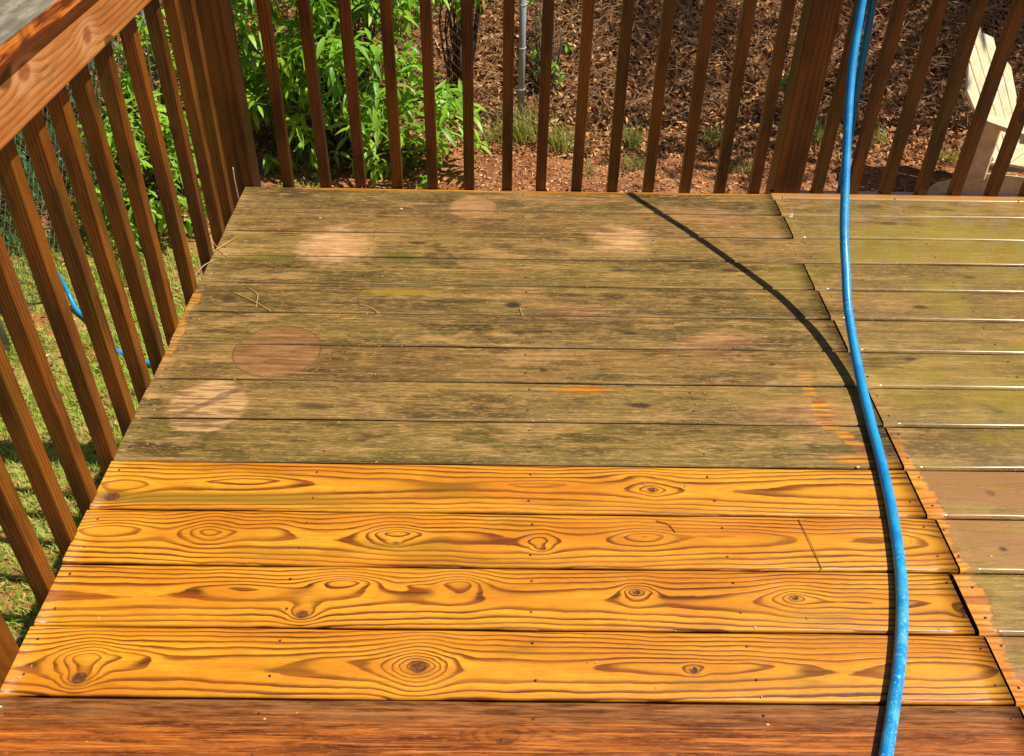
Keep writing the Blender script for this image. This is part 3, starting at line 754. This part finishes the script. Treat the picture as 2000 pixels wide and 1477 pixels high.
def shrub(label, lobes, nwhorl, L, W, mat, group=None, seed=1, singles=True, droop=.35, base=None, cat='shrub', name='shrub'):
    rg = np.random.default_rng(seed)
    lobes = np.array(lobes, float)
    base = base or (lobes[0][0], lobes[0][1])
    bz = float(ground_h(np.array([base[0]]), np.array([base[1]]))[0])
    root = empty(name, (base[0], base[1], bz)); tag(root, label, cat, group)
    vol = lobes[:, 3]*lobes[:, 4]*lobes[:, 5]; pr = vol/vol.sum()
    idx = rg.choice(len(lobes), nwhorl, p=pr)
    u = rg.normal(size=(nwhorl, 3)); u /= np.linalg.norm(u, axis=1, keepdims=True)
    rad = rg.uniform(.35, 1.05, nwhorl)**.6
    W0 = lobes[idx, :3]+u*rad[:, None]*lobes[idx, 3:6]
    keep = (fbm(W0[:, 0]*4, W0[:, 2]*4+W0[:, 1]*3, seed, 3) > .30) & (W0[:, 2] > bz+.04)
    W0 = W0[keep]; u = u[keep]
    cen = lobes[idx[keep], :3]
    out = (W0-cen); out /= np.linalg.norm(out, axis=1, keepdims=True)+1e-6
    out = out*.7+np.array([0, 0, .45])+rg.normal(size=out.shape)*.3
    mats = []; locs = []; scl = []
    for p, o in zip(W0, out):
        k = rg.integers(5, 9); o = o/np.linalg.norm(o)
        a = np.cross(o, [.3, .2, 1.]); a /= np.linalg.norm(a); b = np.cross(o, a)
        for j in range(k):
            th = j*2.4+rg.uniform(-.3, .3); el = rg.uniform(.15, .8)
            d = (a*math.cos(th)+b*math.sin(th))*math.cos(el)+o*math.sin(el)+np.array([0, 0, -.25])
            mats.append(d); locs.append(p+o*(.012*(k-j))-o*.03); scl.append(rg.uniform(.6, 1.15))
    D = np.array(mats); Lc = np.array(locs); S = np.array(scl)
    R = rotmats(D, rg.uniform(-.5, .5, len(D)))*S[:, None, None]
    lv, lf = leaf_verts(L, W, droop)
    Lr = Lc-np.array([base[0], base[1], bz])
    campos = np.array([.8372, -.8917, 1.3956])
    n1 = 0
    if singles:
        order = np.argsort(np.linalg.norm(Lc-campos, axis=1)-S*.3); n1 = 300
        me = bpy.data.meshes.new('leaf'); me.from_pydata(lv.tolist(), [], lf); me.update(); me.materials.append(mat)
        me.polygons.foreach_set('use_smooth', [True]*len(me.polygons))
        for j in order[:n1]:
            o = bpy.data.objects.new('leaf', me); COL.objects.link(o); o.parent = root
            M = Matrix([list(R[j][r])+[Lr[j][r]] for r in range(3)]+[[0, 0, 0, 1]]); o.matrix_local = M
        rest = order[n1:]
    else: rest = np.arange(len(D))
    V, F = place_many(lv, lf, R[rest], Lr[rest])
    tag(mesh_obj('foliage', V, F, mat, root, smooth=True), kind='stuff')
    # stems
    parts = []
    for j in rg.choice(len(W0), min(70, len(W0)), replace=False):
        t = W0[j]-np.array([base[0], base[1], bz])
        s = np.array([rg.uniform(-.06, .06), rg.uniform(-.06, .06), -.02])
        mid = s*.4+t*.5+np.array([0, 0, .12])+rg.normal(size=3)*.05
        parts.append(tube(spline([s, mid, t], 3), [.012*(1-.8*k/6) for k in range(7)], 5, False))
    V, F = join(parts); mesh_obj('stem', V, F, M_bark, root, smooth=True)
    return root
shrub('big bright green shrub with long drooping leaves behind the left half of the back railing',
      [(-.62, 5.15, -.45, .62, .50, .75), (-.15, 4.95, -.75, .48, .42, .50), (.22, 4.72, -1.02, .40, .32, .32), (-.55, 4.75, -1.0, .40, .30, .28), (-.05, 5.35, -.15, .45, .4, .5), (.55, 4.72, -1.20, .20, .16, .12)],
      980, .135, .034, M_leaf, seed=4, base=(-.2, 4.95))
shrub('bright green shrub growing behind the far end of the left railing',
      [(-1.15, 3.9, -.95, .32, .35, .40), (-1.2, 4.6, -.8, .3, .4, .5)], 260, .10, .03, M_leaf, seed=33, singles=False, base=(-1.2, 4.3))
shrub('thin leafy sapling hanging over the fence between two balusters',
      [(.52, 5.75, -.35, .16, .2, .28)], 34, .12, .032, M_leaf, seed=9, singles=False, base=(.5, 5.9))
shrub('dark green fine leaved shrub in the shade behind the left railing',
      [(-1.95, 4.4, -.75, .35, .55, .65), (-1.85, 5.2, -.7, .3, .5, .6), (-2.0, 3.6, -.85, .3, .5, .5)], 900, .085, .014, M_leaf_dark, seed=14, singles=False, droop=.6, base=(-2.05, 4.4))
shrub('low green vine climbing the bank beside the centre fence post',
      [(1.16, 6.1, -1.0, .14, .15, .30), (1.1, 6.5, -.75, .12, .15, .2)], 60, .06, .022, M_leaf, seed=17, singles=False, base=(1.14, 6.0))
shrub('small green weed growing on the dark bank right of the second post',
      [(2.95, 5.75, -1.05, .09, .08, .08)], 12, .075, .035, M_leaf, seed=19, singles=False, base=(2.95, 5.75))
shrub('green leafy patch at the top of the bank behind the middle balusters',
      [(1.9, 7.4, -.55, .3, .3, .25), (1.35, 7.6, -.5, .25, .3, .2)], 70, .07, .03, M_leaf_dark, seed=23, singles=False, base=(1.7, 7.4))

# ------------------------------------------------------------------ grasses
def blades(n, cx, cy, spread, h0, h1, wd, rg, lean=.5, centre_fn=None):
    if centre_fn is None:
        px = cx+rg.normal(size=n)*spread; py = cy+rg.normal(size=n)*spread
    else: px, py = centre_fn(n)
    n = len(px); pz = ground_h(px, py)-.004
    a = rg.uniform(0, 2*np.pi, n); h = rg.uniform(h0, h1, n); ln = rg.uniform(.15, 1., n)*lean
    dx, dy = np.cos(a), np.sin(a); tx, ty = -dy, dx
    V = np.zeros((n, 5, 3)); wd = wd*rg.uniform(.6, 1.2, n)
    for k, (t, ww) in enumerate(((0, 1.), (.5, .8))):
        ox = dx*h*ln*t*t; oy = dy*h*ln*t*t
        for s, c in ((-1, 0), (1, 1)):
            V[:, k*2+c, 0] = px+ox+s*tx*wd*ww*.5; V[:, k*2+c, 1] = py+oy+s*ty*wd*ww*.5; V[:, k*2+c, 2] = pz+h*t
    V[:, 4, 0] = px+dx*h*ln; V[:, 4, 1] = py+dy*h*ln; V[:, 4, 2] = pz+h*(1-.35*ln)
    o = np.arange(n)*5
    F = (o[:, None]+np.array([[0, 1, 3, 2]]), o[:, None]+np.array([[2, 3, 4]]))
    return V.reshape(-1, 3), F
def lawn_pts(n):
    x = rng.uniform(-3.4, -.3, n*3); y = rng.uniform(.2, 5.0, n*3)
    d = fbm(x*2.0, y*2.0, 31, 4); th = .40+.10*np.clip((y-3.4)/1.6, 0, 1)
    k = d > th+rng.uniform(-.06, .06, n*3); return x[k][:n], y[k][:n]
V, F = blades(70000, 0, 0, 0, .022, .06, .0055, rng, .9, lawn_pts)
tag(mesh_obj('grass', V, F, M_grass), 'patchy sunlit lawn grass below the left railing', 'grass', kind='stuff')
tufts = [(.96, 5.30, .07, .34, 230, 'tall blue-green grass tuft at the foot of the centre fence post'), (1.22, 5.16, .06, .30, 150, 'yellow-green grass tuft right of the centre fence post'),
         (1.72, 5.20, .05, .24, 110, 'pale grass tuft at the fence foot midway along the path'), (1.70, 4.86, .06, .14, 90, 'small sunlit yellow grass tuft on the path by the deck'),
         (2.30, 5.28, .05, .20, 90, 'thin grass tuft under the fence left of the big back post'), (2.42, 4.84, .05, .12, 70, 'low dry tuft on the path just left of the big back post'),
         (3.02, 5.36, .06, .24, 100, 'green grass tuft at the fence foot right of the big back post'), (3.86, 5.02, .05, .18, 60, 'sparse grass tuft in the shade left of the chair'),
         (.78, 5.25, .07, .20, 120, 'dark grass tuft between the shrub and the centre fence post'), (3.45, 5.33, .04, .2, 50, 'wispy grass tuft left of the plastic chair'),
         (1.35, 4.80, .05, .10, 60, 'tiny tuft in the red dirt near the deck'), (-1.50, 2.75, .06, .16, 120, 'grass tuft around the foot of the side fence post'), (-1.25, 3.45, .06, .16, 110, 'green tuft beside the hose in the yard')]
for i, (x, y, sp, h, n, l) in enumerate(tufts):
    V, F = blades(n, x, y, sp, h*.35, h, .006, np.random.default_rng(50+i), 1.1)
    V = V-np.array([x, y, GZ])
    o = mesh_obj('grass_tuft', V, F, M_grass_dry, loc=(x, y, GZ)); tag(o, l, 'grass tuft', 'grass tufts along the fence and path')

# ------------------------------------------------------------------ leaf litter and dry brush
def litter(n, region, size, mat, name, label, lift=.01, seed=1, long=2.2, flat=.5):
    rg = np.random.default_rng(seed); x0, x1, y0, y1 = region
    x = rg.uniform(x0, x1, n); y = rg.uniform(y0, y1, n)
    z = ground_h(x, y)+rg.uniform(0, lift, n)
    d = rg.normal(size=(n, 3)); d[:, 2] *= flat
    R = rotmats(d, rg.uniform(0, 6.28, n)*flat)*rg.uniform(.5, 1.3, n)[:, None, None]*size
    b = np.array([(-.5, 0, 0), (-.1, -.5/long, .12), (.5, 0, .02), (-.05, .5/long, .10)])
    V, F = place_many(b, [[0, 1, 2], [0, 2, 3]], R, np.stack([x, y, z], 1))
    return tag(mesh_obj(name, V, F, mat), label, 'litter', kind='stuff')
litter(52000, (-2.5, 7.0, FY-.1, 9.2), .055, M_dead, 'leaf_litter', 'brown dead leaves covering the bank behind the fence', .06, 3)
litter(9000, (-1.8, 5.4, FY-.55, FY+.1), .045, M_dead, 'fence_litter', 'drift of dead leaves piled along the foot of the fence', .02, 8)
litter(20000, (-1.6, 5.0, 3.9, FY), .030, M_dead, 'path_litter', 'small dry leaves scattered on the red dirt path', .006, 4, flat=.25)
litter(9000, (-4.0, -.1, -.6, 5.2), .034, M_dead, 'lawn_litter', 'dry leaves scattered among the lawn grass', .02, 5, flat=.3)
# brush: tangled dry stems
rg = np.random.default_rng(77); nb = 5200
x = rg.uniform(-2., 6.8, nb); y = rg.uniform(FY+.05, 9.3, nb); z = ground_h(x, y)+rg.uniform(0, .10, nb)
a = rg.uniform(0, 6.28, nb); e = rg.normal(0, .35, nb); L = rg.uniform(.10, .45, nb); K_ = 5
V = np.zeros((nb, K_, 3, 3))
for k in range(K_):
    t = k/(K_-1); aa = a+(t-.5)*rg.normal(0, .6, nb)
    px = x+np.cos(aa)*L*(t-.5); py = y+np.sin(aa)*L*(t-.5); pz = z+np.abs(np.sin(e))*L*t*.8+.05*np.sin(t*3.1)
    r = .0022
    for c, (ox, oz) in enumerate(((-r, 0), (r, 0), (0, r*1.7))):
        V[:, k, c, 0] = px+ox*np.sin(aa); V[:, k, c, 1] = py-ox*np.cos(aa); V[:, k, c, 2] = pz+oz
o = (np.arange(nb)*K_*3)[:, None]; F = []
for k in range(K_-1):
    for c in range(3):
        c2 = (c+1) % 3
        F.append(o+np.array([[k*3+c, k*3+c2, (k+1)*3+c2, (k+1)*3+c]]))
F = (np.concatenate(F),)
M_brush = plain('dry_brush', (200, 158, 108), .8, (120, 86, 56), 3.)
tag(mesh_obj('dry_brush', V.reshape(-1, 3), F, M_brush), 'tangle of dry stems and pine straw over the bank', 'brush', kind='stuff')

# ------------------------------------------------------------------ shade tree (its crown is above the frame and dapples the yard)
def tree(label, base, clumps, seed, R=.55, nl=300):
    rg = np.random.default_rng(seed); bx, by = base
    bz = float(ground_h(np.array([bx]), np.array([by]))[0])
    root = empty('shade_tree', (bx, by, bz)); tag(root, label, 'tree', 'trees behind the fence shading the yard')
    fork = Vector((-.3, -.2, 3.4))
    V, F = tube(spline([(0, 0, -.2), (.05, .03, 1.6), fork], 5), [.17-.006*i for i in range(11)], 12); mesh_obj('trunk', V, F, M_bark, root, smooth=True)
    parts = []; lm = []; ll = []
    for (cx, cy, cz) in clumps:
        c = Vector((cx-bx, cy-by, cz-bz)); mid = fork.lerp(c, .5)+Vector((0, 0, .5))
        parts.append(tube(spline([fork, mid, c], 4), [.07*(1-.85*i/8) for i in range(9)], 6, False))
        n = nl; u = rg.normal(size=(n, 3))*np.array([R, R, R*.45])*.62
        ll.append(u+np.array(c)); d = rg.normal(size=(n, 3)); d[:, 2] = d[:, 2]*.4-.2; lm.append(d)
    V, F = join(parts); mesh_obj('limb', V, F, M_bark, root, smooth=True)
    D = np.concatenate(lm); P = np.concatenate(ll); lv, lf = leaf_verts(.11, .055, .2)
    V, F = place_many(lv, lf, rotmats(D, rg.uniform(-.8, .8, len(D))), P)
    tag(mesh_obj('crown', V, F, M_tree_leaf, root, smooth=True), kind='stuff')
rgc = np.random.default_rng(5); cl = []
for i in range(24):
    tx = rgc.uniform(.8, 6.6); ty = rgc.uniform(4.9, 9.6); h = rgc.uniform(3.2, 5.0); t = (h+1.2)/1.6
    if math.hypot(tx-4.0, ty-4.7) < 1.15: continue
    cl.append((tx+t, ty-.11*t, h))
extra = []
for i in range(9):
    tx = rgc.uniform(3.0, 6.4); ty = rgc.uniform(6.0, 8.0); h = rgc.uniform(3.2, 4.6); t = (h+.8)/1.6
    extra.append((tx+t, ty-.11*t, h))
tree('leafy tree standing out of frame to the right behind the fence', (8.6, 7.6), cl[:13]+extra, 3)
tree('second leafy tree out of frame at the top of the bank', (6.6, 10.4), cl[13:], 4)

# ------------------------------------------------------------------ plastic adirondack chair
def chair():
    m = new_mat('cream_plastic'); n = noise(geo_pos(), 14, 4, .6); X, Y, Z = sep(geo_pos())
    M = finish(m, mixc(sstep(.35, .7, n), lin(226, 212, 176), lin(200, 184, 144)), .42)
    root = empty('garden_chair', (4.10, 4.36, GZ+.02), math.radians(-46)); root.scale = (1.06, 1.06, 1.06); tag(root, 'cream plastic slatted garden chair with wide arms standing in the yard', 'chair')
    def slab(name, prof, thick, place):
        """closed 2D outline extruded; place maps (a, b, c) to 3D"""
        n = len(prof); V = [place(a, b, 0) for a, b in prof]+[place(a, b, thick) for a, b in prof]
        F = [list(range(n))[::-1], list(range(n, 2*n))]+[[i, (i+1) % n, n+(i+1) % n, n+i] for i in range(n)]
        o = mesh_obj(name, V, F, M, root)
        bv = o.modifiers.new('round', 'BEVEL'); bv.width = .006; bv.segments = 2; bv.limit_method = 'ANGLE'; bv.angle_limit = .6
        return o
    # chair faces +x; y is sideways
    # back: five fanned slats, leaning back
    lean = math.radians(34)
    def pb(a, b, c):   # a sideways, b up along the back, c thickness to the front
        return (-.20-b*math.sin(lean)+c*math.cos(lean), a, .27+b*math.cos(lean)+c*math.sin(lean))
    tops = [.58, .70, .74, .70, .58]
    for i in range(5):
        k = i-2; w0 = .082; w1 = .112; a0 = k*.086; a1 = k*.117; H = tops[i]; sl = .05*k
        h1, h2 = H+(.045 if k < 0 else (-.045 if k > 0 else 0))*-1*(-1), H
        lft = H-(.055 if k < 0 else -.0 if k == 0 else 0); rgt = H-(.055 if k > 0 else 0)
        if abs(k) == 2: lft = H-(.14 if k < 0 else -.06+.06); rgt = H-(.14 if k > 0 else 0)
        slab('back_slat', [(a0-w0/2, 0), (a0+w0/2, 0), (a0+w0/2+(a1-a0)*.75+.012, H*.62), (a1+w1/2, rgt), (a1-w1/2, lft), (a0-w0/2+(a1-a0)*.75-.012, H*.62)], .02, pb)
    slab('back_brace', [(-.26, .20), (.26, .20), (.26, .27), (-.26, .27)], -.03, pb)
    # seat slats follow a curve
    for i in range(6):
        t = i/5; x0 = -.20+t*.50; z0 = .27+.075*t+.02*math.sin(t*3.1)
        if i == 5:
            slab('seat_slat', [(-.25, 0), (.25, 0), (.25, .09), (-.25, .09)], .02, lambda a, b, c, x0=x0, z0=z0: (x0+.03+c, a, z0+.01-b))
        slab('seat_slat', [(-.25, 0), (.25, 0), (.25, .085), (-.25, .085)], .018, lambda a, b, c, x0=x0, z0=z0: (x0+b, a, z0+c+b*.15))
    for s in (-1, 1):
        # side rail that runs down to the rear foot
        slab('side_rail', [(.36, .30), (.36, .21), (.10, .16), (-.20, .06), (-.42, 0), (-.50, 0), (-.46, .06), (-.25, .22), (0, .28)], .028,
             lambda a, b, c, s=s: (a, s*.255+s*c, b))
        slab('leg', [(.26, 0), (.36, 0), (.37, .50), (.25, .50)], .03, lambda a, b, c, s=s: (a, s*.285+s*c, b))
        arm = [(.42, s*.22), (.44, s*.30), (.42, s*.38), (.30, s*.40), (.0, s*.385), (-.24, s*.36), (-.31, s*.34), (-.33, s*.30), (-.30, s*.25), (-.10, s*.235), (.2, s*.225)]
        if s < 0: arm = arm[::-1]
        slab('armrest', arm, .028, lambda a, b, c: (a, b, .52+c+.0*a))
        slab('arm_post', [(-.28, .12), (-.18, .20), (-.19, .52), (-.28, .52)], .026, lambda a, b, c, s=s: (a, s*.285+s*c, b))
    return root
chair()
